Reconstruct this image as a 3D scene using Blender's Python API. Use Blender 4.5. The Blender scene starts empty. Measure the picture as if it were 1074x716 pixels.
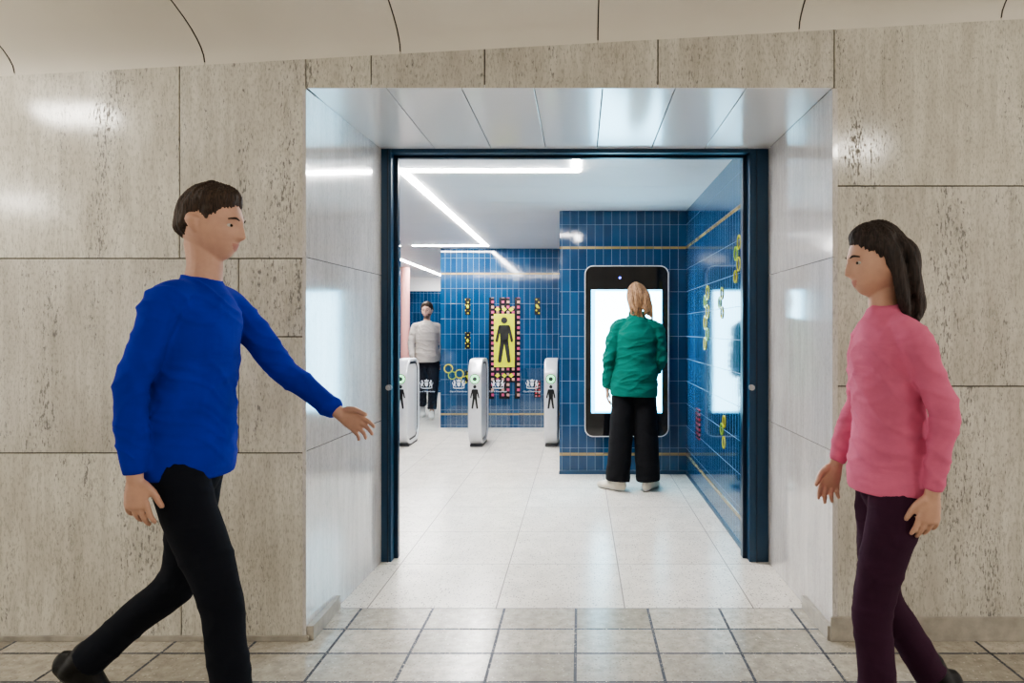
import bpy, bmesh, math, random
from mathutils import Vector, Matrix, noise
random.seed(3)
sc = bpy.context.scene
COL = sc.collection
try:
    sc.view_settings.look = 'AgX - Medium High Contrast'
except Exception as ex:
    print('look', ex)

# ------------------------------------------------------------------ node helpers
def new_mat(name):
    m = bpy.data.materials.new(name); m.use_nodes = True
    nt = m.node_tree
    b = nt.nodes.get("Principled BSDF")
    return m, nt, b
def N(nt, t, **kw):
    n = nt.nodes.new(t)
    for k, v in kw.items():
        setattr(n, k, v)
    return n
def setin(n, **kw):
    for k, v in kw.items():
        n.inputs[k.replace('_', ' ')].default_value = v
def c4(c): return (c[0], c[1], c[2], 1.0)
def math_n(nt, op, a, b=None, clamp=False):
    n = N(nt, 'ShaderNodeMath', operation=op, use_clamp=clamp)
    for i, x in enumerate([a, b]):
        if x is None: continue
        if hasattr(x, 'default_value') and not isinstance(x, (int, float)): nt.links.new(x, n.inputs[i])
        else: n.inputs[i].default_value = x
    return n.outputs[0]
def ramp(nt, fac, stops):
    r = N(nt, 'ShaderNodeValToRGB')
    e = r.color_ramp.elements
    e[0].position = stops[0][0]; e[0].color = c4(stops[0][1])
    e[1].position = stops[-1][0]; e[1].color = c4(stops[-1][1])
    for p, c in stops[1:-1]:
        q = e.new(p); q.color = c4(c)
    nt.links.new(fac, r.inputs[0])
    return r.outputs[0]
def mixc(nt, fac, a, b, blend='MIX'):
    n = N(nt, 'ShaderNodeMix', data_type='RGBA', blend_type=blend)
    if isinstance(fac, (int, float)): n.inputs[0].default_value = fac
    else: nt.links.new(fac, n.inputs[0])
    for i, x in ((6, a), (7, b)):
        if isinstance(x, tuple): n.inputs[i].default_value = c4(x)
        else: nt.links.new(x, n.inputs[i])
    return n.outputs[2]
def bump(nt, b, h, strength, dist=0.01):
    n = N(nt, 'ShaderNodeBump'); n.inputs['Strength'].default_value = strength; n.inputs['Distance'].default_value = dist
    nt.links.new(h, n.inputs['Height']); nt.links.new(n.outputs[0], b.inputs['Normal'])
def noise_n(nt, vec, scale, detail=4, rough=.55, dist=0):
    n = N(nt, 'ShaderNodeTexNoise'); n.inputs['Scale'].default_value = scale
    n.inputs['Detail'].default_value = detail; n.inputs['Roughness'].default_value = rough; n.inputs['Distortion'].default_value = dist
    nt.links.new(vec, n.inputs['Vector']); return n.outputs[0]
def mapping(nt, vec, scale=(1, 1, 1), loc=(0, 0, 0), rot=(0, 0, 0)):
    n = N(nt, 'ShaderNodeMapping'); n.inputs['Scale'].default_value = scale; n.inputs['Location'].default_value = loc; n.inputs['Rotation'].default_value = rot
    nt.links.new(vec, n.inputs[0]); return n.outputs[0]
def objc(nt): return N(nt, 'ShaderNodeTexCoord').outputs['Object']

def plain(name, col, rough=.5, metal=0, var=.08, nscale=20, bmp=0, coat=0, coatr=.05):
    m, nt, b = new_mat(name)
    nz = noise_n(nt, objc(nt), nscale)
    a = tuple(x * (1 - var) for x in col); c = tuple(min(1, x * (1 + var)) for x in col)
    nt.links.new(ramp(nt, nz, [(.3, a), (.7, c)]), b.inputs['Base Color'])
    b.inputs['Roughness'].default_value = rough; b.inputs['Metallic'].default_value = metal
    if coat:
        b.inputs['Coat Weight'].default_value = coat; b.inputs['Coat Roughness'].default_value = coatr; b.inputs['Coat IOR'].default_value = 1.7
    if bmp: bump(nt, b, nz, bmp, .01)
    return m

def travertine(name, lo, hi, rough, pits=1.0, gloss_var=.1, streaks=1.0, coat=0):
    m, nt, b = new_mat(name)
    g = N(nt, 'ShaderNodeNewGeometry')
    oc = objc(nt)
    off = N(nt, 'ShaderNodeVectorMath', operation='SCALE')
    comb = N(nt, 'ShaderNodeCombineXYZ')
    for i in range(3): nt.links.new(g.outputs['Random Per Island'], comb.inputs[i])
    nt.links.new(comb.outputs[0], off.inputs[0]); off.inputs['Scale'].default_value = 37.0
    add = N(nt, 'ShaderNodeVectorMath', operation='ADD')
    nt.links.new(oc, add.inputs[0]); nt.links.new(off.outputs[0], add.inputs[1])
    v = add.outputs[0]
    big = noise_n(nt, mapping(nt, v, (3.2, 3.2, 1.3)), 1.5, 6, .65)
    streak = noise_n(nt, mapping(nt, v, (34, 34, 2.6)), 1.0, 5, .62)
    fine = noise_n(nt, mapping(nt, v, (170, 170, 48)), 1.0, 3, .6)
    base = ramp(nt, big, [(.3, lo), (.68, hi)])
    q = .12 * streaks
    st = ramp(nt, streak, [(.34, (1 - q, 1 - q * 1.02, 1 - q * 1.1)), (.58, (1.03, 1.03, 1.03))])
    c = mixc(nt, 1.0, base, st, 'MULTIPLY')
    f0 = 1 - .24 * min(1, pits)
    fi = ramp(nt, fine, [(.36, (f0, f0, f0 * .98)), (.50, (1.02, 1.02, 1.02))])
    c = mixc(nt, 1.0, c, fi, 'MULTIPLY')
    p = noise_n(nt, mapping(nt, v, (130, 130, 36)), 1.0, 3, .65)
    band = noise_n(nt, mapping(nt, v, (8, 8, .9)), 1.0, 4, .62)
    s = math_n(nt, 'ADD', p, math_n(nt, 'MULTIPLY', band, .72))
    thr = math_n(nt, 'MULTIPLY', math_n(nt, 'SUBTRACT', s, .985), 15, clamp=True)
    thr = math_n(nt, 'MULTIPLY', thr, .80 * pits, clamp=True)
    c = mixc(nt, thr, c, (lo[0] * .25, lo[1] * .25, lo[2] * .28))
    isl = ramp(nt, g.outputs['Random Per Island'], [(0, (.93, .93, .94)), (1, (1.03, 1.03, 1.02))])
    c = mixc(nt, 1.0, c, isl, 'MULTIPLY')
    nt.links.new(c, b.inputs['Base Color'])
    r = math_n(nt, 'ADD', math_n(nt, 'MULTIPLY', thr, .4), math_n(nt, 'ADD', math_n(nt, 'MULTIPLY', big, gloss_var), rough))
    nt.links.new(r, b.inputs['Roughness'])
    bump(nt, b, math_n(nt, 'SUBTRACT', 1.0, thr), .2, .003)
    if coat:
        b.inputs['Coat Weight'].default_value = coat; b.inputs['Coat Roughness'].default_value = .06; b.inputs['Coat IOR'].default_value = 1.6
    return m

def tiles(name, mode, w, h, mortar, c1, c2, grout, rough, loc=(0, 0), speck=0, bmp=.3, mott=.1):
    m, nt, b = new_mat(name)
    oc = objc(nt)
    sep = N(nt, 'ShaderNodeSeparateXYZ'); nt.links.new(oc, sep.inputs[0])
    comb = N(nt, 'ShaderNodeCombineXYZ')
    if mode == 'wall':
        u = math_n(nt, 'ADD', sep.outputs[0], sep.outputs[1]); v = sep.outputs[2]
    else:
        u = sep.outputs[0]; v = sep.outputs[1]
    nt.links.new(math_n(nt, 'ADD', u, -loc[0] + 40 * w), comb.inputs[0])
    nt.links.new(math_n(nt, 'ADD', v, -loc[1] + 40 * h), comb.inputs[1])
    br = N(nt, 'ShaderNodeTexBrick'); br.offset = 0; br.squash = 1
    nt.links.new(comb.outputs[0], br.inputs['Vector'])
    setin(br, Color1=c4(c1), Color2=c4(c2), Mortar=c4(grout), Scale=1.0)
    br.inputs['Mortar Size'].default_value = mortar; br.inputs['Mortar Smooth'].default_value = .15
    br.inputs['Brick Width'].default_value = w; br.inputs['Row Height'].default_value = h
    br.inputs['Bias'].default_value = 0
    col = br.outputs['Color']
    nz = noise_n(nt, oc, 6 if mott <= .1 else 22, 5, .65)
    k = 1 - mott
    col = mixc(nt, 1.0, col, ramp(nt, nz, [(.35, (k, k, k)), (.65, (1.05, 1.05, 1.05))]), 'MULTIPLY')
    if speck:
        for sc_, thr, pal in ((75, .30, (.30, .27, .24)), (130, .3, (.42, .38, .33)), (50, .18, (.72, .66, .58))):
            vo = N(nt, 'ShaderNodeTexVoronoi'); vo.inputs['Scale'].default_value = sc_
            nt.links.new(oc, vo.inputs['Vector'])
            f1 = math_n(nt, 'LESS_THAN', vo.outputs['Distance'], thr)
            sp = N(nt, 'ShaderNodeSeparateColor'); nt.links.new(vo.outputs['Color'], sp.inputs[0])
            f2 = math_n(nt, 'GREATER_THAN', sp.outputs[0], .64)
            f = math_n(nt, 'MULTIPLY', math_n(nt, 'MULTIPLY', f1, f2), speck)
            col = mixc(nt, f, col, pal)
    nt.links.new(col, b.inputs['Base Color'])
    nt.links.new(math_n(nt, 'ADD', math_n(nt, 'MULTIPLY', br.outputs['Fac'], .4), rough), b.inputs['Roughness'])
    wob = noise_n(nt, oc, 9, 2)
    hgt = math_n(nt, 'ADD', math_n(nt, 'SUBTRACT', 1.0, br.outputs['Fac']), math_n(nt, 'MULTIPLY', wob, .4))
    bump(nt, b, hgt, bmp, .002)
    return m

def emis(name, col, strength):
    m, nt, b = new_mat(name)
    b.inputs['Base Color'].default_value = c4((.8, .8, .8))
    b.inputs['Emission Color'].default_value = c4(col); b.inputs['Emission Strength'].default_value = strength
    return m

def dots(name, step, ca, cb_):
    m, nt, b = new_mat(name)
    oc = objc(nt)
    sep = N(nt, 'ShaderNodeSeparateXYZ'); nt.links.new(oc, sep.inputs[0])
    u = math_n(nt, 'ADD', sep.outputs[0], sep.outputs[1])
    fu = math_n(nt, 'ABSOLUTE', math_n(nt, 'SUBTRACT', math_n(nt, 'FRACT', math_n(nt, 'DIVIDE', math_n(nt, 'ADD', u, 20.0 + step * .1), step)), .5))
    fv = math_n(nt, 'ABSOLUTE', math_n(nt, 'SUBTRACT', math_n(nt, 'FRACT', math_n(nt, 'DIVIDE', math_n(nt, 'ADD', sep.outputs[2], 20.0), step)), .5))
    inside = math_n(nt, 'LESS_THAN', math_n(nt, 'MAXIMUM', fu, fv), .26)
    ck = N(nt, 'ShaderNodeTexChecker'); ck.inputs['Scale'].default_value = 1 / (step * 1.0)
    cb = N(nt, 'ShaderNodeCombineXYZ'); nt.links.new(math_n(nt, 'ADD', u, 20.0 + step * .1), cb.inputs[0]); nt.links.new(math_n(nt, 'ADD', sep.outputs[2], 20.0), cb.inputs[1])
    nt.links.new(cb.outputs[0], ck.inputs[0])
    ck.inputs[1].default_value = c4(ca); ck.inputs[2].default_value = c4(cb_)
    nt.links.new(mixc(nt, inside, (.008, .007, .012), ck.outputs[0]), b.inputs['Base Color'])
    b.inputs['Roughness'].default_value = .2
    return m

M = {}
M['trav'] = travertine('travertine', (.53, .50, .44), (.74, .715, .645), .09)
M['reveal'] = travertine('polished_travertine', (.55, .52, .505), (.71, .68, .665), .10, pits=.5, gloss_var=.06, streaks=1.0, coat=.7)
M['dark'] = plain('dark_joint_backing', (.08, .07, .06), .9)  # dark backing that shows through the gaps between panels
M['vault'] = plain('cream_vault_panel', (.76, .72, .64), .35, nscale=1.5, var=.05)
M['white_panel'] = plain('white_metal_panel', (.86, .86, .87), .35, nscale=2, var=.02, coat=1, coatr=.14)
M['ceil'] = plain('white_ceiling_paint', (.90, .89, .895), .4, nscale=2, var=.02)
M['blue'] = tiles('blue_glazed_tile', 'wall', .0745, .2, .0014, (.005, .036, .098), (.011, .062, .150), (.22, .30, .40), .08, loc=(.0, .035), bmp=.5)
M['gold'] = tiles('gold_tile_band', 'wall', .0745, .03, .002, (.27, .19, .07), (.40, .30, .12), (.1, .1, .12), .12, loc=(0, 0))
M['terr'] = tiles('cream_terrazzo', 'floor', .6, .6, .0034, (.80, .745, .665), (.84, .79, .715), (.22, .20, .18), .24, loc=(-.39, 3.18), speck=.9, bmp=.05)
M['stone'] = tiles('stone_floor_tile', 'floor', .333, .222, .0065, (.42, .39, .33), (.62, .58, .50), (.07, .078, .10), .22, loc=(-.017, 2.96), speck=.6, bmp=.3, mott=.25)
M['skirt'] = plain('stone_skirting', (.40, .375, .33), .4, nscale=12, var=.25)
M['navy'] = plain('teal_navy_powder_coat', (.006, .042, .095), .35, var=.05)
M['navy2'] = plain('dark_navy_edge', (.003, .018, .045), .3, var=.05)
M['alu'] = plain('brushed_aluminium', (.72, .72, .74), .3, metal=.4, var=.05)
M['gatewhite'] = plain('gate_grey_panel', (.62, .62, .64), .3, var=.05, nscale=60)
M['gasket'] = plain('dark_rubber', (.03, .03, .035), .5)
M['black'] = plain('black_ink', (.006, .006, .006), .35)
M['blackglass'] = plain('black_glass', (.006, .006, .008), .06, coat=.3)
M['screen'] = emis('display_glow', (.34, .76, 1.0), 15)
M['screenedge'] = emis('display_edge_glow', (.04, .55, .95), 6)
M['led'] = emis('led_diffuser', (1.0, .98, .955), 178)
M['lamp'] = emis('lamp_diffuser', (1.0, .95, .86), 68)
M['green'] = emis('green_indicator', (.0, .75, .12), 2.6)
M['bluedot'] = emis('blue_indicator', (.05, .07, 1.0), 7)
M['yellow'] = plain('lime_yellow_tile_glaze', (.62, .68, .01), .25, var=.03)
M['ringyellow'] = plain('yellow_gold_glaze', (.60, .55, .03), .25, var=.05)
M['ringgreen'] = plain('lime_glaze', (.34, .52, .05), .25, var=.05)
M['dots'] = dots('film_strip_pattern_tile', .068, (.50, .07, .17), (.52, .28, .22))
M['dots2'] = dots('yellow_square_pattern_tile', .036, (.50, .44, .03), (.03, .03, .03))
M['dots3'] = dots('red_square_pattern_tile', .04, (.50, .04, .06), (.45, .15, .2))
M['pink'] = plain('pink_painted_column', (.78, .38, .34), .35, var=.04)
M['frost'] = plain('white_frosting', (.56, .60, .65), .6)
M['brass'] = plain('lock_metal', (.5, .5, .5), .3, metal=1)
def glass():
    m, nt, b = new_mat('clear_glass')
    out = nt.nodes['Material Output']
    tr = N(nt, 'ShaderNodeBsdfTransparent'); tr.inputs[0].default_value = (.94, .97, .98, 1)
    gl = N(nt, 'ShaderNodeBsdfGlossy'); gl.inputs['Roughness'].default_value = .03
    mx = N(nt, 'ShaderNodeMixShader'); mx.inputs[0].default_value = .05
    nt.links.new(tr.outputs[0], mx.inputs[1]); nt.links.new(gl.outputs[0], mx.inputs[2]); nt.links.new(mx.outputs[0], out.inputs[0])
    return m
M['glass'] = glass()

# ------------------------------------------------------------------ mesh helpers
def obj_from(name, V, F, mats, parent=None, smooth=False, **props):
    me = bpy.data.meshes.new(name); me.from_pydata([tuple(v) for v in V], [], F); me.validate()
    bm = bmesh.new(); bm.from_mesh(me); bmesh.ops.recalc_face_normals(bm, faces=bm.faces); bm.to_mesh(me); bm.free()
    for m in (mats if isinstance(mats, (list, tuple)) else [mats]): me.materials.append(m)
    if smooth:
        for p in me.polygons: p.use_smooth = True
    o = bpy.data.objects.new(name, me); COL.objects.link(o)
    if parent: o.parent = parent
    for k, v in props.items(): o[k] = v
    return o
def box_geo(V, F, lo, hi):
    i = len(V)
    for z in (lo[2], hi[2]):
        for y in (lo[1], hi[1]):
            for x in (lo[0], hi[0]): V.append((x, y, z))
    for f in ((0, 2, 3, 1), (4, 5, 7, 6), (0, 1, 5, 4), (2, 6, 7, 3), (0, 4, 6, 2), (1, 3, 7, 5)): F.append(tuple(i + k for k in f))
def boxes(name, bl, mat, bevel=0, parent=None, **props):
    V, F = [], []
    for lo, hi in bl: box_geo(V, F, lo, hi)
    o = obj_from(name, V, F, mat, parent, **props)
    if bevel:
        bm = bmesh.new(); bm.from_mesh(o.data)
        bmesh.ops.bevel(bm, geom=list(bm.edges), offset=bevel, segments=2, affect='EDGES', profile=.5)
        bm.to_mesh(o.data); bm.free()
    return o
def prism(V, F, pts, org, u, v, n, t):
    i = len(V); k = len(pts)
    for s in (0, t):
        for p in pts: V.append(tuple(org + u * p[0] + v * p[1] + n * s))
    F.append(tuple(range(i, i + k))); F.append(tuple(range(i + 2 * k - 1, i + k - 1, -1)))
    for j in range(k): F.append((i + j, i + (j + 1) % k, i + k + (j + 1) % k, i + k + j))
def circle(cx, cy, r, n=28, ry=None): return [(cx + r * math.cos(2 * math.pi * j / n), cy + (ry or r) * math.sin(2 * math.pi * j / n)) for j in range(n)]
def rrect(w, h, r, n=8):
    P = []
    for cx, cy, a0 in ((w / 2 - r, h / 2 - r, 0), (-w / 2 + r, h / 2 - r, 90), (-w / 2 + r, -h / 2 + r, 180), (w / 2 - r, -h / 2 + r, 270)):
        for j in range(n + 1):
            a = math.radians(a0 + 90 * j / n); P.append((cx + r * math.cos(a), cy + r * math.sin(a)))
    return P
def ringprism(V, F, outer, inner, org, u, v, n, t):
    i = len(V); k = len(outer)
    for s in (0, t):
        for L in (outer, inner):
            for p in L: V.append(tuple(org + u * p[0] + v * p[1] + n * s))
    for j in range(k):
        a, b = j, (j + 1) % k
        F.append((i + a, i + b, i + k + b, i + k + a)); F.append((i + 2 * k + a, i + 3 * k + a, i + 3 * k + b, i + 2 * k + b))
        F.append((i + a, i + 2 * k + a, i + 2 * k + b, i + b)); F.append((i + k + a, i + k + b, i + 3 * k + b, i + 3 * k + a))
X, Y, Z = Vector((1, 0, 0)), Vector((0, 1, 0)), Vector((0, 0, 1))
ST = dict(kind="structure")

# ------------------------------------------------------------------ room shell
WY = 2.853; FY = 3.81
def z0(x): return 2.356 + .056 * (x + 2.422)
g = .0024
P = []
def pan(x0, x1, za, zb): P.append(((x0 + g, WY, za + g), (x1 - g, WY + .02, zb - g)))
TOP = 3.0
for x0, x1 in ((-1.673, -1.145), (-2.75, -1.673), (-3.8, -2.75), (-4.9, -3.8), (-7, -4.9)): pan(x0, x1, 1.595, TOP)
for x0, x1 in ((-2.70, -1.426), (-3.9, -2.70), (-5.1, -3.9), (-7, -5.1)): pan(x0, x1, .782, 1.595)
pan(-1.426, -1.145, 1.268, 1.595); pan(-1.426, -1.145, .782, 1.268)
for x0, x1 in ((-1.665, -1.145), (-2.70, -1.665), (-3.9, -2.7), (-7, -3.9)): pan(x0, x1, .0, .782)
for x0, x1 in ((-1.145, -.872), (-.872, -.398), (-.398, .327), (.327, 1.064)): pan(x0, x1, 2.306, TOP)
for za, zb in ((0, 1.061), (1.061, 1.898), (1.898, TOP)):
    for x0, x1 in ((1.064, 2.15), (2.15, 3.3), (3.3, 6)): pan(x0, x1, za, zb)
wall = boxes('wall_front', P, M['trav'], bevel=.0015, **ST)
boxes('wall_core', [((-7, WY + .012, 0), (-1.16, FY + .06, TOP)), ((1.08, WY + .012, 0), (6, FY + .06, TOP)), ((-1.16, WY + .012, 2.36), (1.08, FY + .06, TOP))], M['dark'], **ST)
def reveal(name, xf, xb, xo, side):
    V, F = [], []
    zs = (0, .79, 1.60, 2.306)
    for a, b in zip(zs[:-1], zs[1:]):
        i = len(V)
        for z in (a + .0015, b - .0015):
            V += [(xf, WY - .001, z), (xb, FY + .03, z), (xo, FY + .03, z), (xo, WY - .001, z)]
        F += [(i, i + 1, i + 2, i + 3), (i + 4, i + 7, i + 6, i + 5), (i, i + 4, i + 5, i + 1), (i + 1, i + 5, i + 6, i + 2), (i + 2, i + 6, i + 7, i + 3), (i + 3, i + 7, i + 4, i)]
    return obj_from(name, V, F, M['reveal'], **ST)
reveal('trim_1', -1.143, -1.106, -1.158, -1)
reveal('trim_2', 1.056, 1.053, 1.078, 1)
ed = [-1.139, -.809, -.494, -.19, .096, .40, .697, 1.056]
boxes('trim_3', [((a + .002, WY + .002, 2.306), (b - .002, FY + .03, 2.322)) for a, b in zip(ed[:-1], ed[1:])], M['white_panel'], bevel=.0015, **ST)
boxes('trim_4', [((-1.145, WY + .012, 2.324), (1.06, FY + .03, 2.36))], M['dark'], **ST)
V, F = [], []
ce = [-7, -6.5, -5.66, -4.83, -4.01, -3.185, -2.36, -1.566, -.749, .076, .916, 1.76, 2.6, 3.45, 4.3, 5.1, 6]
def prof(t):
    return .22 * math.sqrt(max(0, 1 - (1 - min(t, .8) / .8) ** 2))
ts = [0, .01, .03, .06, .1, .15, .22, .3, .4, .5, .62, .8, 1.2, 2, 3, 4, 5.3]
for a, b in zip(ce[:-1], ce[1:]):
    i = len(V)
    for t in ts:
        for x in (a + .003, b - .003): V.append((x, WY - t, z0(x) + prof(t)))
    for k in range(len(ts) - 1): F.append((i + 2 * k, i + 2 * k + 1, i + 2 * k + 3, i + 2 * k + 2))
vault = obj_from('ceiling_vault', V, F, M['vault'], smooth=True, **ST)
V, F = [], []
for t in ts:
    for x in (-7, 6): V.append((x, WY - t, z0(x) + prof(t) + .01 + t * .002))
for k in range(len(ts) - 1): F.append((2 * k, 2 * k + 1, 2 * k + 3, 2 * k + 2))
obj_from('ceiling_backing', V, F, M['dark'], **ST)
boxes('floor_concourse', [((-7, -2.5, -.1), (6, 3.18, 0))], M['stone'], **ST)
boxes('floor_washroom', [((-5.2, 3.18, -.1), (1.1, 14.2, 0))], M['terr'], **ST)
boxes('wall_back', [((-7, -2.6, 0), (6, -2.5, 3.1))], M['trav'], **ST)
boxes('baseboard_right', [((1.045, WY - .012, 0), (6, WY, .10)), ((1.035, WY, 0), (1.056, 3.18, .06))], M['skirt'], bevel=.002, **ST)
boxes('baseboard_left', [((-7, WY - .012, 0), (-1.13, WY, .022)), ((-1.142, WY, 0), (-1.112, 3.18, .06))], M['skirt'], bevel=.002, **ST)
RX = .955; LX = -2.15; CZ = 2.36
boxes('wall_right', [((RX, FY + .06, 0), (RX + .12, 6.2, CZ))], M['blue'], **ST)
boxes('wall_left', [((LX - .1, FY + .06, 0), (LX, 8.2, CZ))], M['blue'], **ST)
boxes('wall_kiosk', [((-.18, 6.12, 0), (RX, 9.1, CZ))], M['blue'], **ST)
boxes('wall_far', [((-1.835, 9.0, 0), (-.1, 14.2, CZ))], M['blue'], **ST)
boxes('wall_end', [((-5.2, 14.0, 0), (-1.8, 14.2, 2.08))], M['blue'], **ST)
boxes('trim_6', [((-5.2, 13.98, 2.08), (-1.8, 14.2, CZ))], M['ceil'], **ST)
boxes('wall_passage', [((-5.2, 8.1, 0), (LX - .1, 8.2, CZ)), ((-5.3, 8.1, 0), (-5.2, 14.2, CZ))], M['blue'], **ST)
cb = []
y = FY + .06
while y < 14.2:
    cb.append(((-5.3, y + .0015, CZ), (RX + .12, min(14.2, y + .6) - .0015, CZ + .02))); y += .6
boxes('ceiling_washroom', cb, M['ceil'], **ST)
boxes('ceiling_washroom_backing', [((-5.3, FY + .06, CZ + .021), (RX + .12, 14.2, CZ + .06))], M['dark'], **ST)
k = 7
for zc in (2.03, .18):
    for lo, hi in (((RX - .003, FY + .06, zc - .012), (RX, 6.117, zc + .012)), ((-.18, 6.117, zc - .012), (RX - .003, 6.12, zc + .012)),
                   ((-1.835, 8.997, zc - .012), (-.18, 9.0, zc + .012)), ((LX, FY + .06, zc - .012), (LX + .003, 8.2, zc + .012))):
        boxes('trim_%d' % k, [(lo, hi)], M['gold'], **ST); k += 1
boxes('baseboard_kiosk', [((-.185, 6.112, 0), (RX, 6.12, .03))], M['navy'], **ST)
boxes('baseboard_side', [((RX - .006, FY + .06, 0), (RX, 6.112, .03))], M['navy'], **ST)

fr = boxes('door_1', [((-1.122, FY, 0), (-1.052, FY + .06, 2.306)), ((.948, FY, 0), (1.053, FY + .06, 2.306)), ((-1.052, FY, 2.284), (.948, FY + .06, 2.306))], M['navy'], bevel=.002, **ST)
boxes('trim_20', [((-1.085, FY + .062, 0), (-1.03, FY + .10, 2.29)), ((.925, FY + .062, 0), (.952, FY + .12, 2.29)), ((-1.03, FY + .062, 2.27), (.925, FY + .10, 2.29))], M['navy2'], bevel=.002, **ST)
boxes('trim_21', [((-1.075, FY - .004, 0), (-1.068, FY, 2.30)), ((.985, FY - .004, 0), (.991, FY, 2.30))], M['navy2'], **ST)
for kx in (-1.062, .957):
    V, F = [], []
    prism(V, F, circle(0, 0, .016), Vector((kx, FY - .022, .975)), X, Z, Y, .022)
    prism(V, F, circle(0, 0, .009), Vector((kx, FY - .032, .975)), X, Z, Y, .012)
    obj_from('door_lock', V, F, M['brass'], label="round steel lock knob on the navy door frame", category="lock", group="locks on the door frame")

# ------------------------------------------------------------------ lights
def led(name, lo, hi, lab):
    return boxes(name, [(lo, hi)], M['led'], label=lab, category="ceiling light", group="led strips in the washroom ceiling")
zl = CZ - .006
led('led_strip_light', (-2.12, 4.54, zl), (.0, 4.59, CZ), "long thin white led strip recessed across the ceiling near the door")
led('led_strip_light', (-.045, 4.1, zl), (.0, 4.54, CZ), "short white led strip turning toward the doorway")
led('led_strip_light', (-1.215, 4.59, zl), (-1.165, 8.65, CZ), "long white led strip running deep into the washroom")
led('led_strip_light', (-2.12, 8.65, zl), (-1.165, 8.70, CZ), "thin white led strip across the ceiling by the tiled wall")
led('led_strip_light', (-2.75, 9.0, zl), (-2.70, 13.6, CZ), "white led strip over the passage behind the gates")
for (lx, ly) in ((-2.78, 1.93), (2.28, .11), (-.6, -.6), (-4.75, -.1), (4.6, .6)):
    zt = z0(lx) + .22
    root = boxes('ceiling_lamp', [((lx - .18, ly - .08, zt - .04), (lx + .18, ly + .08, zt + .012))], M['gatewhite'], bevel=.004,
                 label="surface mounted rectangular lamp on the vaulted ceiling", category="ceiling light", group="lamps on the vaulted ceiling")
    boxes('lamp_diffuser', [((lx - .17, ly - .075, zt - .10), (lx + .17, ly + .075, zt - .041))], M['lamp'], parent=root)  # hung low on purpose: glowing sides added to brighten the vault

V, F = [], []
prism(V, F, circle(0, 0, .075, 32), Vector((-2.99, 11.7, 0)), X, Y, Z, CZ)
prism(V, F, circle(0, 0, .095, 32), Vector((-2.99, 11.7, 0)), X, Y, Z, .04)
obj_from('column', V, F, M['pink'], label="slim round pink painted column in the passage", category="column")

def picto(V, F, org, h, u, v, n, t):
    def s(L): return [(a * h, b * h) for a, b in L]
    prism(V, F, s(circle(0, .925, .070, 20)), org, u, v, n, t)
    prism(V, F, s([(-.115, .82), (.115, .82), (.085, .47), (-.085, .47)]), org, u, v, n, t)
    for sg in (-1, 1):
        prism(V, F, s([(sg * .08, .82), (sg * .125, .80), (sg * .195, .48), (sg * .17, .44), (sg * .14, .46), (sg * .09, .70)]), org, u, v, n, t)
        prism(V, F, s([(0, .50), (sg * .085, .50), (sg * .14, .03), (sg * .12, 0), (sg * .08, 0), (sg * .065, .03), (0, .42)]), org, u, v, n, t)

mur = boxes('tile_mural', [((-1.196, 8.985, .385), (-1.128, 8.9985, 1.715)), ((-.856, 8.985, .385), (-.788, 8.9985, 1.715)),
                           ((-1.06, 8.986, .385), (-.924, 8.9985, 1.715)), ((-1.128, 8.987, .60), (-.856, 8.9985, 1.60))], M['dots'],
            label="vertical mural of squared black tiles with a yellow figure panel", category="mural")
boxes('mural_panel', [((-1.128, 8.978, .80), (-.856, 8.985, 1.50))], M['yellow'], parent=mur)
V, F = [], []; picto(V, F, Vector((-.992, 8.972, .86)), .60, X, Z, Y, .006)
obj_from('figure_symbol', V, F, M['black'], parent=mur)
for zz in (.66, 1.53):
    for i in range(3):
        V, F = [], []
        prism(V, F, [(0, 0), (.035, .03), (0, .06), (-.035, .03)], Vector((-1.082 + i * .09, 8.981, zz)), X, Z, Y, .006)
        obj_from('mural_inset', V, F, M['yellow'], parent=mur)
for x, za, zb in ((-1.475, 1.49, 1.71), (-1.475, 1.04, 1.26), (-.56, 1.49, 1.71), (-1.475, .60, .75)):
    t = boxes('patterned_tile_strip', [((x - .034, 8.99, za), (x + .034, 8.9985, zb))], M['dots2'], label="narrow strip of yellow and black tiles in the blue wall", category="wall tile", group="patterned strips on the far wall")
    V, F = [], []
    prism(V, F, [(0, 0), (.02, .028), (0, .056), (-.02, .028)], Vector((x, 8.986, (za + zb) / 2 - .028)), X, Z, Y, .004)
    obj_from('strip_inset', V, F, M['yellow'], parent=t)
boxes('patterned_tile_strip', [((-.60, 8.99, .40), (-.52, 8.9985, .62))], M['dots3'], label="narrow strip of red squared tiles in the blue wall", category="wall tile")
boxes('patterned_tile_strip', [((RX - .008, 5.42, .42), (RX - .001, 5.58, .66))], M['dots3'], label="small panel of red squared tiles on the side wall", category="wall tile")

def rings(name, org, u, v, n, lst, lab):
    root = None
    for i, (a, b, r) in enumerate(lst):
        V, F = [], []
        dv = .0012 * (i % 2)
        ringprism(V, F, circle(a, b, r, 36), circle(a, b, r * .80, 36), org - n * dv, u, v, n, .005 + dv)
        mt = M['ringyellow'] if i % 3 != 1 else M['ringgreen']
        if root is None: root = obj_from(name, V, F, mt, label=lab, category="wall decoration", group="looping ring decorations")
        else: obj_from('ring', V, F, mt, parent=root)
rings('ring_decoration', Vector((-1.70, 8.994, .72)), X, Z, Y, [(-.03, .06, .06), (.02, -.03, .055), (.115, -.01, .06), (.18, -.09, .05)], "yellow and lime interlocking rings on the far blue wall")
rings('ring_decoration', Vector((RX - .006, 4.14, 1.72)), Y, Z, X, [(-.06, .10, .045), (.02, .04, .045), (-.05, -.03, .045), (.03, -.10, .04)], "yellow rings high on the side wall")
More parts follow.
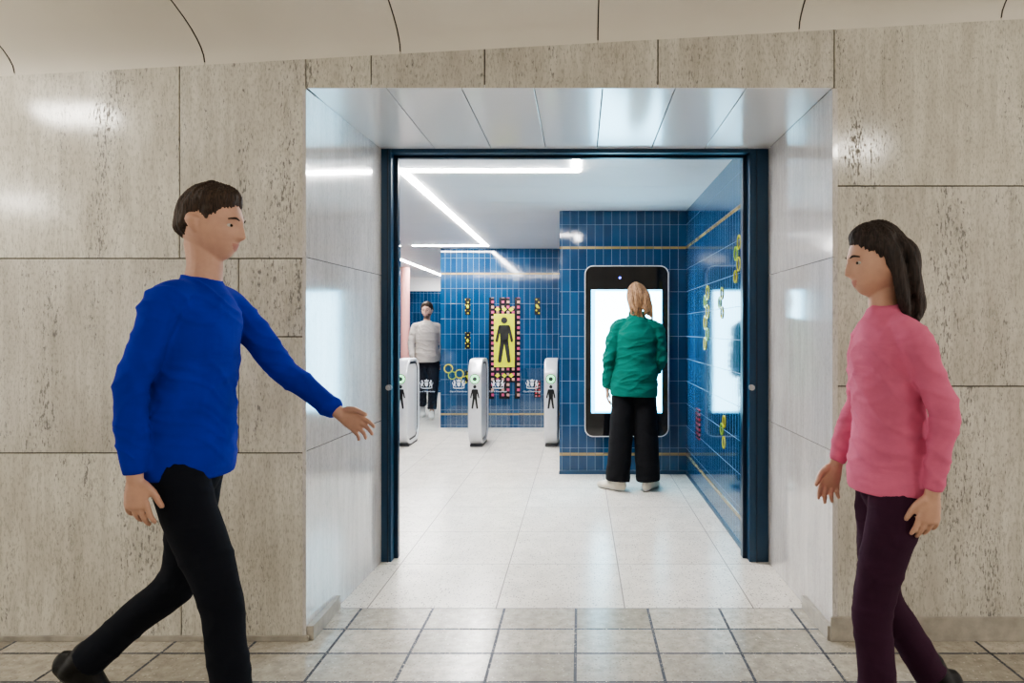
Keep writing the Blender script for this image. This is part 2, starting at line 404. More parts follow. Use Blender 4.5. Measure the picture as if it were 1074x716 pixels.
rings('ring_decoration', Vector((RX - .006, 5.15, 1.38)), Y, Z, X, [(-.06, .19, .055), (.03, .13, .05), (-.06, .05, .055), (.03, -.03, .055), (-.05, -.12, .05), (.04, -.19, .05)], "chain of yellow and lime rings on the side wall")
rings('ring_decoration', Vector((RX - .006, 4.62, 1.42)), Y, Z, X, [(-.04, .12, .042), (.03, .06, .042), (-.04, -.01, .042)], "short chain of yellow rings on the side wall")
rings('ring_decoration', Vector((RX - .006, 4.55, .62)), Y, Z, X, [(-.04, .07, .042), (.03, .01, .042), (-.03, -.07, .042)], "yellow rings low on the side wall")

# ------------------------------------------------------------------ kiosk
KY = 6.055
cx, cz, kw, kh = .417, 1.104, .747, 1.52
V, F = [], []; prism(V, F, rrect(kw - .012, kh - .012, .07), Vector((cx, KY + .004, cz)), X, Z, Y, .055)
kio = obj_from('information_kiosk', V, F, M['blackglass'], label="tall black rounded touch screen kiosk mounted on blue tiles", category="kiosk")
V, F = [], []; ringprism(V, F, rrect(kw, kh, .075), rrect(kw - .016, kh - .016, .068), Vector((cx, KY, cz)), X, Z, Y, .062)
obj_from('kiosk_rim', V, F, M['alu'], parent=kio)
V, F = [], []; prism(V, F, rrect(.63, 1.095, .008), Vector((cx, KY + .001, 1.103)), X, Z, Y, .003)
obj_from('display_edge', V, F, M['screenedge'], parent=kio)
V, F = [], []; prism(V, F, rrect(.580, 1.06, .006), Vector((cx + .012, KY - .0005, 1.103)), X, Z, Y, .0015)
obj_from('display', V, F, M['screen'], parent=kio)
V, F = [], []; prism(V, F, circle(0, 0, .01), Vector((cx - .06, KY + .001, 1.755)), X, Z, Y, .003)
obj_from('camera_light', V, F, M['bluedot'], parent=kio)

# ------------------------------------------------------------------ gates
def text_mesh(body, size):
    cu = bpy.data.curves.new('txt', 'FONT'); cu.body = body; cu.size = size; cu.align_x = 'CENTER'; cu.extrude = .0008
    o = bpy.data.objects.new('txt', cu); COL.objects.link(o)
    bpy.context.view_layer.update()
    me = bpy.data.meshes.new_from_object(o.evaluated_get(bpy.context.evaluated_depsgraph_get()))
    bpy.data.objects.remove(o); return me
TXT = text_mesh("City of Westminster", .024)
def crest(parent, cx, y, cz):
    V, F = [], []; o = Vector((cx, y, cz)); t = .002
    K = .74
    def pr(L): prism(V, F, [(a * K, b * K) for a, b in L], o, X, Z, Y, t)
    pr([(-.024, .028), (.024, .028), (.024, -.01), (.015, -.033), (0, -.042), (-.015, -.033), (-.024, -.01)])
    pr([(-.028, .038), (-.034, .066), (-.018, .052), (0, .076), (.018, .052), (.034, .066), (.028, .038)])
    for s in (-1, 1):
        pr([(s * .040, -.045), (s * .05, -.045), (s * .056, -.012), (s * .077, -.045), (s * .088, -.045), (s * .078, 0), (s * .073, .03), (s * .083, .05), (s * .064, .060), (s * .054, .045), (s * .058, .027), (s * .042, .024), (s * .040, .014), (s * .055, .005)])
        pr([(s * .086, -.02), (s * .10, .01), (s * .098, .035), (s * .092, .01), (s * .081, -.012)])
    pr([(-.09, -.052), (-.05, -.060), (.05, -.060), (.09, -.052), (.085, -.064), (.045, -.072), (-.045, -.072), (-.085, -.064)])
    obj_from('crest', V, F, M['frost'], parent=parent, label="frosted white coat of arms")
    w = bpy.data.objects.new('lettering', TXT.copy()); w.data.materials.clear(); w.data.materials.append(M['frost'])
    COL.objects.link(w); w.parent = parent; w.location = (cx, y, cz - .092); w.rotation_euler = (math.radians(90), 0, 0)
GY0 = 7.45; GD = .58; GH = .95
def gate(gx, flaps, lab):
    yc = GY0 + GD / 2
    V, F = [], []
    prism(V, F, rrect(GD - .06, GH - .06, .13, 12), Vector((gx - .055, yc, .02 + GH / 2)), Y, Z, X, .11)
    root = obj_from('ticket_gate', V, F, M['gatewhite'], label=lab, category="gate", group="entry gates in the washroom")
    V, F = [], []
    ringprism(V, F, rrect(GD, GH, .18, 16), rrect(GD - .08, GH - .08, .14, 16), Vector((gx - .074, yc, .02 + GH / 2)), Y, Z, X, .148)
    r = obj_from('gate_rim', V, F, M['alu'], parent=root)
    bm = bmesh.new(); bm.from_mesh(r.data)
    es = [e for e in bm.edges if len(e.link_faces) == 2 and e.calc_face_angle(0) > 1.2]
    bmesh.ops.bevel(bm, geom=es, offset=.014, segments=4, affect='EDGES', profile=.5); bm.to_mesh(r.data); bm.free()
    for p in r.data.polygons: p.use_smooth = True
    V, F = [], []
    ringprism(V, F, rrect(GD - .075, GH - .075, .14, 12), rrect(GD - .12, GH - .12, .12, 12), Vector((gx - .06, yc, .02 + GH / 2)), Y, Z, X, .12)
    obj_from('gate_gasket', V, F, M['gasket'], parent=root)
    boxes('gate_base', [((gx - .068, GY0 + .09, 0), (gx + .068, GY0 + GD - .09, .03))], M['gasket'], bevel=.004, parent=root)
    fy = GY0 - .003
    V, F = [], []; picto(V, F, Vector((gx, fy, .43)), .26, X, Z, Y, .004); obj_from('figure_symbol', V, F, M['black'], parent=root)
    V, F = [], []; ringprism(V, F, circle(0, 0, .046, 28), circle(0, 0, .024, 28), Vector((gx, fy - .004, .755)), X, Z, Y, .005)
    obj_from('indicator_light', V, F, M['green'], parent=root)
    V, F = [], []; prism(V, F, circle(0, 0, .054, 28), Vector((gx, fy, .755)), X, Z, Y, .008); obj_from('indicator_backing', V, F, M['gasket'], parent=root)  # dark disc added behind the ring so the green glow stands out
    for s in flaps:
        a, b = sorted((gx + s * .085, gx + s * .36))
        V, F = [], []
        prism(V, F, rrect(b - a, .72, .04), Vector(((a + b) / 2, yc - .02, .50)), X, Z, Y, .01)
        fl = obj_from('glass_flap', V, F, M['glass'], parent=root)
        crest(fl, (a + b) / 2, yc - .024, .68)
    return root
gate(-1.955, (1,), "white and silver rounded gate beside the tiled side wall")
gate(-1.145, (-1, 1), "white and silver rounded gate standing in the middle of the row")
gate(-.315, (-1,), "white and silver rounded gate beside the blue tiled block")

# ------------------------------------------------------------------ people
def catmull(pts, sub):
    out = []
    n = len(pts)
    for i in range(n - 1):
        p0 = pts[max(0, i - 1)]; p1 = pts[i]; p2 = pts[i + 1]; p3 = pts[min(n - 1, i + 2)]
        for k in range(sub):
            t = k / sub
            out.append([.5 * (2 * b + (c - a) * t + (2 * a - 5 * b + 4 * c - d) * t * t + (-a + 3 * b - 3 * c + d) * t ** 3) for a, b, c, d in zip(p0, p1, p2, p3)])
    out.append(list(pts[-1])); return out
def tube(V, F, pts, rad, side=Vector((1, 0, 0)), n=18, sub=4, cap=True):
    data = [list(p) + ([r, r] if isinstance(r, (int, float)) else list(r)) for p, r in zip(pts, rad)]
    if len(data) > 2: data = catmull(data, sub)
    cs = [Vector(d[:3]) for d in data]
    rings_ = []
    m = len(cs)
    for i in range(m):
        t = (cs[min(m - 1, i + 1)] - cs[max(0, i - 1)]).normalized()
        u = (side - t * side.dot(t))
        if u.length < .1: u = Vector((0, 1, 0)) - t * t.y
        u.normalize(); v = t.cross(u)
        rings_.append((cs[i], t, u, v, data[i][3], data[i][4]))
    full = []
    if cap:
        c, t, u, v, a, b = rings_[0]; r = min(a, b)
        for q in (85, 60, 30): full.append((c - t * r * math.sin(math.radians(q)), u, v, a * math.cos(math.radians(q)), b * math.cos(math.radians(q))))
    for c, t, u, v, a, b in rings_: full.append((c, u, v, a, b))
    if cap:
        c, t, u, v, a, b = rings_[-1]; r = min(a, b)
        for q in (30, 60, 85): full.append((c + t * r * math.sin(math.radians(q)), u, v, a * math.cos(math.radians(q)), b * math.cos(math.radians(q))))
    i0 = len(V)
    for c, u, v, a, b in full:
        for j in range(n):
            th = 2 * math.pi * j / n
            V.append(c + u * (a * math.cos(th)) + v * (b * math.sin(th)))
    for r_ in range(len(full) - 1):
        for j in range(n):
            a = i0 + r_ * n + j; b = i0 + r_ * n + (j + 1) % n
            F.append((a, b, b + n, a + n))
    F.append(tuple(i0 + j for j in reversed(range(n)))); k = i0 + (len(full) - 1) * n
    F.append(tuple(k + j for j in range(n)))
def bake(name, V, F, mats, voxel, smooth_it=4, parent=None):
    o = obj_from(name, V, F, mats)
    md = o.modifiers.new('r', 'REMESH'); md.mode = 'VOXEL'; md.voxel_size = voxel; md.use_smooth_shade = True
    if smooth_it:
        s = o.modifiers.new('s', 'SMOOTH'); s.factor = .5; s.iterations = smooth_it
    bpy.context.view_layer.update()
    me = bpy.data.meshes.new_from_object(o.evaluated_get(bpy.context.evaluated_depsgraph_get()))
    o.modifiers.clear(); old = o.data; o.data = me; bpy.data.meshes.remove(old)
    me.materials.clear()
    for m in (mats if isinstance(mats, (list, tuple)) else [mats]): me.materials.append(m)
    for p in me.polygons: p.use_smooth = True
    me.name = name
    if parent: o.parent = parent
    return o
def folds(o, amp, fx, fz, seed=0, z_hem=None):
    """soft drapery: long diagonal creases, fading at the hem"""
    me = o.data
    off = Vector((seed * 3.1, seed * 1.7, seed))
    ns = [v.normal.copy() for v in me.vertices]
    for v, nn in zip(me.vertices, ns):
        p = v.co
        a = noise.noise(Vector((p.x * fx, p.y * fx, p.z * fz + p.x * 3)) + off)
        w1 = noise.noise(p * 5 + off) * .10
        q = (p.z + w1) + .55 * (p.y + p.x * .5)
        b = noise.noise(Vector((q * fz * 1.3, (p.y - p.z * .4) * 3.0, p.x * 3.0)) + off * 2)
        q2 = (p.z - w1) - .6 * (p.y - p.x * .4)
        b2 = noise.noise(Vector((q2 * fz * 1.5, (p.y + p.z * .4) * 3.0, p.x * 3.0)) + off * 3)
        b = 1 - abs(b) * 2.2; b2 = 1 - abs(b2) * 2.2
        k = 1.0 if z_hem is None else max(0.15, min(1, (p.z - z_hem) / .08))
        if z_hem is not None and k <= .2: nn = Vector((nn.x, nn.y, 0))
        v.co = p + nn * (amp * k * (a * .6 + max(0, b) ** 2 * .75 + max(0, b2) ** 2 * .65 - .25))
def hair_folds(o, amp, inv, seed=0):
    me = o.data
    ns = [v.normal.copy() for v in me.vertices]
    for v, nn in zip(me.vertices, ns):
        q = inv @ v.co
        ang = math.atan2(q.x, q.y + .02)
        a = noise.noise(Vector((ang * 9, q.z * 6 + q.y * 8, q.length * 20 + seed)))
        b = noise.noise(Vector((ang * 24, q.z * 9 + q.y * 14, seed + 4.0)))
        v.co = v.co + nn * (amp * (a + b * .7))

def head_pt(d):
    x, y, z = d.x * .074, d.y * .097, d.z * .118
    if z < -.02:
        k = min(1, (-z - .02) / .09); x *= 1 - .30 * k * k
        if y > 0: y *= 1 - .35 * k
    if y < 0:
        G = lambda a, w: math.exp(-(a / w) ** 2)
        nz = 0
        if -.05 < z < .03:
            t = (.03 - z) / .065
            nz = max(0, min(1, t)) ** 1.2 if z > -.035 else max(0, 1 - (-.035 - z) / .013)
        y -= .023 * G(x, .006 + .009 * nz) * nz
        y += .009 * (G(abs(x) - .031, .017) * G(z - .002, .013))
        y -= .004 * G(z - .022, .010) * G(x, .05)
        y -= .006 * G(x, .022) * (G(z + .060, .006) + G(z + .073, .007))
        y -= .010 * G(x, .026) * G(z + .100, .018)
        if z < -.03: y -= .006 * min(1, (-z - .03) / .05)
    return Vector((x, y, z))
def head_geo(V, F, mat4, off=0, mask=None, seg=72, rng=56):
    i0 = len(V)
    for a in range(rng + 1):
        ph = math.pi * a / rng
        for b in range(seg):
            th = 2 * math.pi * b / seg
            d = Vector((math.sin(ph) * math.cos(th), math.sin(ph) * math.sin(th), math.cos(ph)))
            p = head_pt(d)
            if mask: p = p + d * mask(p, d)
            V.append(mat4 @ p)
    for a in range(rng):
        for b in range(seg):
            q = i0 + a * seg + b; w = i0 + a * seg + (b + 1) % seg
            F.append((q, w, w + seg, q + seg))
def skin_mat(name, c):
    m, nt, b = new_mat(name)
    nz = noise_n(nt, objc(nt), 30)
    nt.links.new(ramp(nt, nz, [(.3, tuple(x * .93 for x in c)), (.7, tuple(min(1, x * 1.05) for x in c))]), b.inputs['Base Color'])
    b.inputs['Roughness'].default_value = .5
    return m
def hair_mat(name, a, c):
    m, nt, b = new_mat(name)
    nz = noise_n(nt, mapping(nt, objc(nt), (260, 260, 16)), 1, 4)
    nt.links.new(ramp(nt, nz, [(.38, a), (.62, c)]), b.inputs['Base Color'])
    b.inputs['Roughness'].default_value = .6; bump(nt, b, nz, .9, .004)
    return m
def cloth(name, col, rough=.9, crease=.4):
    m, nt, b = new_mat(name)
    oc = objc(nt)
    nz = noise_n(nt, oc, 7, 5); fn = noise_n(nt, oc, 380, 2)
    nt.links.new(ramp(nt, nz, [(.3, tuple(x * .85 for x in col)), (.7, tuple(min(1, x * 1.1) for x in col))]), b.inputs['Base Color'])
    b.inputs['Roughness'].default_value = rough
    b.inputs['Specular IOR Level'].default_value = .25
    cr = noise_n(nt, mapping(nt, oc, (3, 3, 10), rot=(.5, .35, 0)), 1.0, 3, .5, dist=.4)
    h = math_n(nt, 'ADD', math_n(nt, 'MULTIPLY', cr, 1.4), math_n(nt, 'MULTIPLY', fn, .06))
    bump(nt, b, h, crease, .02)
    return m
M['eyewhite'] = plain('eye_white', (.62, .60, .57), .25); M['iris'] = plain('iris_dark', (.03, .02, .015), .15)
M['lip'] = skin_mat('lip_skin', (.52, .24, .20))
M['beard'] = plain('short_beard', (.22, .13, .09), .8, nscale=200, var=.3)

def hand(V, F, w, d, pn, th, curl=.35, s=1.0):
    d = d.normalized(); pn = (pn - d * pn.dot(d)).normalized(); th = (th - d * th.dot(d) - pn * th.dot(pn)).normalized()
    tube(V, F, [w - d * .03, w, w + d * .045 * s, w + d * .085 * s], [(.022, .018), (.024, .016), (.036 * s, .014), (.037 * s, .011)], side=th, n=16, sub=3)
    for k, (o_, L, r) in enumerate(((.031, .072, .0080), (.0105, .080, .0082), (-.0105, .074, .0078), (-.031, .058, .0070))):
        base = w + d * (.080 - abs(k - 1) * .004) * s + th * o_ * s
        dirv = (d + th * o_ * 2.5).normalized(); p = [base]; a = curl * (.55 + .12 * k)
        cur = base
        for f_, q in ((.45, 1), (.30, 2.2), (.25, 3.1)):
            dd = dirv * math.cos(a * q) + pn * math.sin(a * q)
            cur = cur + dd * L * f_ * s; p.append(cur)
        tube(V, F, p, [r * 1.08, r, r * .93, r * .8], side=th, n=10, sub=2)
    b0 = w + d * .018 + th * .024 * s
    t1 = (d * .75 + th * .62 + pn * .25).normalized(); t2 = (d * .9 + th * .25 + pn * .35).normalized()
    tube(V, F, [b0, b0 + t1 * .036 * s, b0 + t1 * .036 * s + t2 * .03 * s, b0 + t1 * .036 * s + t2 * .053 * s], [.014, .011, .0095, .008], side=pn, n=10, sub=2)

def shoe(parent, ankle, yaw, pitch, mats, tall=0, s=1.0):
    V, F = [], []
    pts = [(-.055, .045), (-.03, .052), (.02, .058), (.08, .045), (.14, .034), (.185, .028)]
    rad = [(.030, .044), (.034, .052), (.037, .056), (.043, .044), (.045, .033), (.034, .026)]
    tube(V, F, [Vector((0, -p[0] * s, p[1])) for p in pts], [(a * s, b) for a, b in rad], n=20, sub=4)
    V[:] = [Vector((v.x, v.y, max(v.z, 0.0))) for v in V]
    top = .12 + tall
    tube(V, F, [Vector((0, .018, .05)), Vector((0, .016, .09)), Vector((0, .016, top))], [.042, .040, .044], n=20, sub=3)
    R = Matrix.Rotation(yaw, 4, 'Z') @ Matrix.Rotation(pitch, 4, 'X')
    T = Matrix.Translation(ankle) @ R @ Matrix.Translation(Vector((0, -.0, -.092)))
    o = bake('shoe', V, F, mats, .005, 2)
    for p in o.data.polygons:
        if p.center.z < .022: p.material_index = 1
    o.data.transform(T); o.parent = parent
    return o

def person(spec):
    s = spec
    J = {k: Vector((v[0], -v[1], v[2])) for k, v in s['j'].items()}
    w = s.get('w', 1.0); H = s['H']; k = H / 1.75
    lean = s.get('lean', 0); hz = J['pelvis'].z
    def ctr(z):
        return Vector((J['pelvis'].x + s.get('sway', 0) * (z - hz), J['pelvis'].y - lean * (z - hz), z))
    hc = ctr(H - .118) + Vector((0, -s.get('headf', .015), 0))
    R = Matrix.Rotation(s.get('hyaw', 0), 4, 'Z') @ Matrix.Rotation(s.get('hpitch', 0), 4, 'X') @ Matrix.Rotation(s.get('hroll', 0), 4, 'Y')
    HM = Matrix.Translation(hc) @ R @ Matrix.Scale(s.get('hs', 1.0), 4)
    vox = s.get('vox', .0045)
    dz = lambda a: a * k
    V, F = [], []
    tz = [.90, .94, 1.0, 1.09, 1.2, 1.31, 1.38, 1.43, 1.475]
    tr = [(.11, .08), (.13, .09), (.13, .09), (.12, .085), (.135, .095), (.15, .10), (.14, .085), (.085, .066), (.054, .052)]
    tube(V, F, [ctr(dz(z)) for z in tz], [(a * w * .94, b * w * .86) for a, b in tr], n=28)
    nb = ctr(dz(1.43)); nk = s.get('neck', .048)
    tube(V, F, [nb, ctr(dz(1.50)) + Vector((0, -.005, 0)), HM @ Vector((0, .020, -.06))], [(nk + .008, nk + .006), (nk, nk + .002), (nk, nk + .004)], n=22)
    head_geo(V, F, HM)
    for sg in (-1, 1):
        tube(V, F, [HM @ Vector((sg * .070, .016, .018)), HM @ Vector((sg * .079, .020, .004)), HM @ Vector((sg * .074, .008, -.026))], [(.007, .017), (.009, .020), (.006, .010)], n=12)
    for sd, sg in (('l', 1), ('r', -1)):
        sh, el, wr = J['sh_' + sd], J['el_' + sd], J['wr_' + sd]
        tube(V, F, [sh + (ctr(sh.z) - sh) * .45, sh, (sh + el) / 2, el, (el * .65 + wr * .35), wr], [.042 * w, .044 * w, .038 * w, .032 * w, .033 * w, .023 * w], n=16)
        hd, pn, th = s['hand_' + sd]
        cv = lambda q: Vector((q[0], -q[1], q[2]))
        hand(V, F, wr, cv(hd), cv(pn), cv(th), s.get('curl', .38), s.get('hands', .95))
        hp, kn, an = J['hip_' + sd], J['kn_' + sd], J['an_' + sd]
        tube(V, F, [hp + Vector((0, 0, .05)), (hp + kn) / 2, kn, kn * .7 + an * .3, an], [.062 * w, .056 * w, .044 * w, .044 * w, .034], n=18)
        ft = s['foot_' + sd]
        fd = Matrix.Rotation(ft[0], 4, 'Z') @ Matrix.Rotation(ft[1], 4, 'X')
        tube(V, F, [an, an + (fd @ Vector((0, -.04, -.04))), an + (fd @ Vector((0, -.11, -.06)))], [.032, .028, .022], n=12)
    body = bake('person', V, F, [s['skin'], M['lip'], M['beard']], vox, 2)
    inv = HM.inverted()
    for p in body.data.polygons:
        q = inv @ p.center
        if abs(q.x) < .024 and -.079 < q.z < -.054 and q.y < -.085: p.material_index = 1
        elif s.get('beard') and -.125 < q.z < -.045 and q.y < -.01 and q.length < .15 and (q.z < -.078 or abs(q.x) > .034): p.material_index = 2
    for sg in (-1, 1):
        V, F = [], []
        c = Vector((sg * .031, -.0725, .001))
        for a in range(13):
            for b in range(16):
                ph = math.pi * a / 12; th = 2 * math.pi * b / 16
                V.append(HM @ (c + .0125 * Vector((math.sin(ph) * math.cos(th), -math.cos(ph), .55 * math.sin(ph) * math.sin(th)))))
        for a in range(12):
            for b in range(16): F.append((a * 16 + b, a * 16 + (b + 1) % 16, (a + 1) * 16 + (b + 1) % 16, (a + 1) * 16 + b))
        e = obj_from('eye', V, F, [M['eyewhite'], M['iris']], parent=body, smooth=True)
        for p in e.data.polygons:
            if p.index < 16 * 3: p.material_index = 1
        V, F = [], []
        tube(V, F, [HM @ Vector((sg * .014, -.095, .020)), HM @ Vector((sg * .031, -.092, .025)), HM @ Vector((sg * .047, -.078, .020))], [(.002, .003), (.002, .0035), (.0015, .002)], n=8)
        obj_from('eyebrow', V, F, s['hairm'], parent=body, smooth=True)
    V, F = [], []
    long_ = s.get('long', 0)
    def mask(p, d):
        t = max(0.0, min(1.0, (p.y + .097) / .194))
        hl = .070 * (1 - t) ** 1.0 - .084 * t + .008 * noise.noise(p * 60)
        if abs(p.x) > .045 and -.012 < p.y < .032: hl = max(hl, .016)
        if abs(p.x) > .055 and -.032 < p.y <= -.012: hl = min(hl, .0)
        m = (p.z - hl) / .04
        th_ = s.get('hairt', .016) * (1 + .4 * noise.noise(p * 30)) * (.7 + .5 * max(0, p.z) / .118)
        if m <= 0: return -.010
        return -.004 + (th_ + .004) * min(1, m) ** .8
    head_geo(V, F, HM, mask=mask)
    if long_:
        b = long_
        wv = s.get('wave', .010)
        for i, ox in enumerate((-.052, -.034, -.012, .012, .034, .052)):
            sw = wv * math.sin(i * 2.3)
            tube(V, F, [HM @ Vector((ox * .7, .03, .07)), HM @ Vector((ox * 1.15, .080, .02)), HM @ Vector((ox * 1.35, .084 + sw * .5, -.06)), HM @ Vector((ox * 1.4 + s.get('hx', 0) * .4 + sw, .078 - sw, -.06 - b * .55)), HM @ Vector((ox * 1.35 + s.get('hx', 0) - sw, .066 + sw, -.06 - b - .022 * math.cos(i * 1.9)))],
                 [(.030, .026), (.026, .024), (.024, .022), (.020, .018), (.007, .006)], n=12)
        for sg in (-1, 1):
            tube(V, F, [HM @ Vector((sg * .040, -.025, .090)), HM @ Vector((sg * .070, .008, .04)), HM @ Vector((sg * .078, .026, -.03)), HM @ Vector((sg * .074, .040, -.06 - b * .5)), HM @ Vector((sg * .066, .045, -.06 - b * .85))], [(.022, .022), (.018, .026), (.017, .026), (.014, .018), (.005, .006)], n=12)
    hr = bake('hair', V, F, s['hairm'], .004, 2, parent=body)
    hair_folds(hr, .0055, inv, s.get('seed', 1))
    # ---- top garment
    V, F = [], []
    hem = s.get('hem', .88)
    e = s.get('ease', .014)
    hb = s.get('hb', 0)
    tz = [hem, hem + .05, 1.0, 1.09, 1.2, 1.30, 1.37, 1.41, 1.44, 1.468]
    tr = [(.172, .126 + hb), (.175, .128 + hb), (.162, .118), (.150, .108), (.153, .108), (.158, .107), (.156, .095), (.125, .081), (.082, .064), (.054, .052)]
    tube(V, F, [ctr(dz(z)) for z in tz], [((a + e) * w, (b + e) * w) if i < 6 else ((a + e * .5) * w, (b + e * .5) * w) for i, (a, b) in enumerate(tr)], n=36, cap=False)
    for sd in 'lr':
        sh, el, wr = J['sh_' + sd], J['el_' + sd], J['wr_' + sd]
        root_ = sh + (ctr(sh.z) - sh) * .6 + Vector((0, 0, .02))
        ea = s.get('armease', .010)
        tube(V, F, [root_, sh + Vector((0, 0, -.008)), sh.lerp(el, .5), sh.lerp(el, .90), el, el.lerp(wr, .12), el.lerp(wr, .5), el.lerp(wr, .85), el.lerp(wr, .95)],
             [(.050 + ea * .5) * w, (.051 + ea * .7) * w, (.045 + ea) * w, (.040 + ea) * w, (.039 + ea) * w, (.038 + ea) * w, (.035 + ea) * w, (.028 + ea) * w, (.027 + ea * .5) * w], n=20, cap=False)
    top = bake(s['topname'], V, F, s['topm'], .006, 5, parent=body)
    folds(top, s.get('fold', .0075), 8, 9, s.get('seed', 1), z_hem=dz(hem))
    if s.get('collar'):
        c = ctr(dz(1.475))
        V, F = [], []
        n = 24
        for zz, r in ((-.03, 1.0), (.035, .92), (.04, .86), (-.02, .9)):
            for j in range(n):
                a = 2 * math.pi * j / n; V.append(c + Vector((.078 * w * r * math.cos(a), .070 * w * r * math.sin(a), zz)))
        for q in range(4):
            for j in range(n):
                a = q * n + j; b_ = q * n + (j + 1) % n; c_ = ((q + 1) % 4) * n + (j + 1) % n; d_ = ((q + 1) % 4) * n + j
                F.append((a, b_, c_, d_))
        obj_from('collar', V, F, s['topm'], parent=body, smooth=True)
    # ---- legs garment
    V, F = [], []
    tube(V, F, [ctr(dz(z)) for z in (.775, .82, .88, .94, 1.0)], [(.09 * w, .080 * w), (.132 * w, .102 * w), (.148 * w, .108 * w), (.140 * w, .100 * w), (.125 * w, .088 * w)], n=28, cap=True)
    L = s['leg']; hemf = s.get('hemleg', .97)
    for sd in 'lr':
        hp, kn, an = J['hip_' + sd], J['kn_' + sd], J['an_' + sd]
        pts = [hp + Vector((0, 0, .03)), hp * .6 + kn * .4, kn, kn.lerp(an, hemf * .5), kn.lerp(an, hemf)]
        tube(V, F, pts, [L[0] * w, L[1] * w, L[2] * w, L[3] * w, L[4] * w], n=22, cap=False)
    tro = bake(s['legname'], V, F, s['legm'], .006, 5, parent=body)
    folds(tro, .0045, 8, 6, s.get('seed', 1) + 4)
    for sd in 'lr':
        ft = s['foot_' + sd]
        shoe(body, J['an_' + sd], ft[0], ft[1], s['shoem'], s.get('boot', 0), s.get('shoes', 1.0))
    body.location = s['loc']; body.rotation_euler = (0, 0, s['rot'])
    body['label'] = s['label']; body['category'] = 'person'
    return body

soleW = plain('white_sole', (.7, .68, .64), .6)
SK = skin_mat('skin_light', (.60, .36, .27))
rad = math.radians
person(dict(H=1.75, w=.95, lean=.09, loc=(-1.25, 2.17, 0), rot=rad(90), headf=.012, hpitch=rad(6), armease=.008, neck=.051,
    j=dict(pelvis=(0, 0, .90), sh_r=(-.160, .03, 1.385), sh_l=(.160, .06, 1.385),
           el_r=(-.205, -.045, 1.12), wr_r=(-.205, -.03, .87), el_l=(.22, .22, 1.15), wr_l=(.19, .42, 1.01),
           hip_r=(-.09, .01, .88), hip_l=(.09, -.01, .88), kn_r=(-.09, .15, .50), an_r=(-.08, .20, .100), kn_l=(.09, -.07, .48), an_l=(.08, -.38, .20)),
    hand_r=((0, .05, -1), (1, 0, 0), (0, 1, 0)), hand_l=((-.02, .85, -.5), (-.9, 0, -.2), (0, .3, 1)),
    foot_r=(0, rad(-6)), foot_l=(0, rad(40)), skin=SK, hairm=hair_mat('hair_dark_brown', (.018, .010, .007), (.075, .043, .028)),
    topname='jumper', topm=cloth('royal_blue_knit', (.010, .028, .40)), hem=.85, legname='trousers', legm=cloth('black_cotton', (.007, .009, .016)),
    leg=(.088, .082, .066, .060, .060), shoem=[cloth('black_shoe_leather', (.01, .01, .01), .4), plain('black_sole', (.02, .02, .02), .6)], seed=1, vox=.004,
    label="person in royal blue jumper and black trousers, striding"))
person(dict(H=1.63, w=.82, lean=.04, loc=(.98, 2.15, 0), rot=rad(-90), headf=.015, hpitch=rad(6), hs=.95, hb=.012, armease=.008, neck=.040, hands=.88,
    j=dict(pelvis=(0, 0, .86), sh_l=(.138, .0, 1.285), sh_r=(-.138, .02, 1.285),
           el_l=(.175, -.08, 1.05), wr_l=(.175, -.04, .82), el_r=(-.18, .03, 1.05), wr_r=(-.17, .11, .84),
           hip_l=(.075, .0, .83), hip_r=(-.075, .0, .83), kn_l=(.08, .09, .47), an_l=(.07, .07, .095), kn_r=(-.07, .0, .45), an_r=(-.07, -.17, .165)),
    hand_l=((0, .15, -1), (-1, 0, 0), (0, 1, 0)), hand_r=((.05, .3, -.9), (1, 0, 0), (0, .8, .3)),
    foot_l=(0, 0), foot_r=(0, rad(32)), skin=SK, hairm=hair_mat('hair_black_brown', (.010, .006, .006), (.045, .027, .022)), long=.19, hairt=.016, wave=.014,
    topname='jumper', topm=cloth('dusty_pink_knit', (.66, .17, .29)), ease=.016, hem=.86, legname='trousers', legm=cloth('plum_cotton', (.045, .014, .036)),
    leg=(.095, .092, .072, .066, .066), hemleg=.95, shoem=[cloth('black_boot_leather', (.01, .01, .012), .45), plain('black_boot_sole', (.02, .02, .02), .6)], boot=.02, shoes=.92, seed=2, vox=.004,
    label="person with long dark hair in pink jumper and plum trousers"))
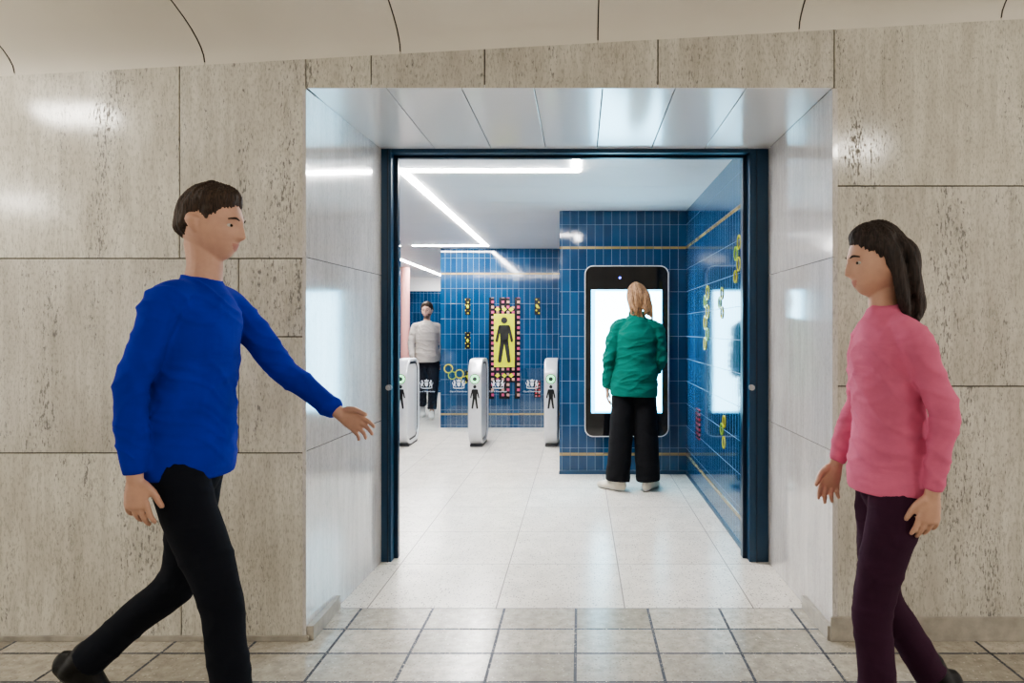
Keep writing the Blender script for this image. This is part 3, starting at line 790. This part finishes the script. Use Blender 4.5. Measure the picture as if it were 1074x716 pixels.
person(dict(H=1.665, w=.93, lean=.02, sway=-.04, loc=(.42, 5.50, 0), rot=rad(180), headf=.03, hpitch=rad(8), hroll=rad(4), hyaw=rad(12), hs=.97, armease=.011, neck=.042, hands=.9,
    j=dict(pelvis=(-.02, 0, .87), sh_l=(.120, .0, 1.315), sh_r=(-.200, .0, 1.315),
           el_l=(.190, -.03, 1.05), wr_l=(.195, .03, .82), el_r=(-.240, .0, 1.05), wr_r=(-.20, .16, .92),
           hip_l=(.055, .0, .85), hip_r=(-.095, .0, .85), kn_l=(.085, .01, .47), an_l=(.115, .0, .09), kn_r=(-.115, .01, .47), an_r=(-.130, .0, .09)),
    hand_l=((.02, .1, -1), (-1, 0, 0), (0, 1, 0)), hand_r=((.1, .9, .3), (.3, .2, -.9), (1, 0, 0)),
    foot_l=(rad(48), 0), foot_r=(rad(-28), 0), skin=SK, hairm=hair_mat('hair_dark_blonde', (.12, .055, .025), (.46, .26, .13)), long=.11, hairt=.018, hx=-.02, wave=.016,
    topname='jacket', topm=cloth('teal_cotton', (.005, .13, .10), crease=.8), ease=.030, hem=.80, fold=.012, collar=True, legname='trousers', legm=cloth('black_wide_cotton', (.006, .006, .008)),
    leg=(.105, .106, .102, .102, .106), hemleg=1.02, shoem=[cloth('cream_canvas', (.68, .61, .50)), soleW], shoes=.98, seed=3, vox=.005,
    label="person in teal jacket and wide black trousers at the kiosk"))
person(dict(H=1.69, w=.97, lean=.0, loc=(-2.26, 10.1, 0), rot=rad(12), hyaw=rad(-15), beard=True,
    j=dict(pelvis=(0, 0, .87), sh_l=(.17, .0, 1.335), sh_r=(-.17, .0, 1.335),
           el_l=(.225, -.06, 1.08), wr_l=(.22, -.03, .84), el_r=(-.225, .04, 1.08), wr_r=(-.20, .16, .87),
           hip_l=(.09, .0, .85), hip_r=(-.09, .0, .85), kn_l=(.09, .11, .48), an_l=(.07, .16, .095), kn_r=(-.08, .0, .46), an_r=(-.065, -.18, .14)),
    hand_l=((0, .1, -1), (-1, 0, 0), (0, 1, 0)), hand_r=((0, .1, -1), (1, 0, 0), (0, 1, 0)),
    foot_l=(0, 0), foot_r=(0, rad(22)), skin=SK, hairm=hair_mat('hair_brown', (.02, .012, .007), (.07, .042, .025)), hairt=.020,
    topname='jumper', topm=cloth('light_grey_knit', (.52, .47, .43)), ease=.022, hem=.84, fold=.010, legname='trousers', legm=cloth('dark_cotton', (.012, .012, .018)),
    leg=(.10, .092, .080, .070, .068), hemleg=.9, shoem=[cloth('white_canvas', (.75, .74, .72)), soleW], seed=4, vox=.004,
    label="bearded person in light grey jumper and dark trousers, walking"))

# ------------------------------------------------------------------ world + camera
w = bpy.data.worlds.new('world'); sc.world = w; w.use_nodes = True
w.node_tree.nodes['Background'].inputs[0].default_value = (1.0, .95, .87, 1); w.node_tree.nodes['Background'].inputs[1].default_value = 2.0
cam = bpy.data.cameras.new('camera'); co = bpy.data.objects.new('camera', cam); COL.objects.link(co)
co.location = (0, 0, 1.3); co.rotation_euler = (math.radians(90), 0, 0)
cam.sensor_width = 36; cam.lens = 24; cam.shift_x = -71 / 1074; cam.shift_y = -13 / 1074; cam.clip_start = .05
sc.camera = co
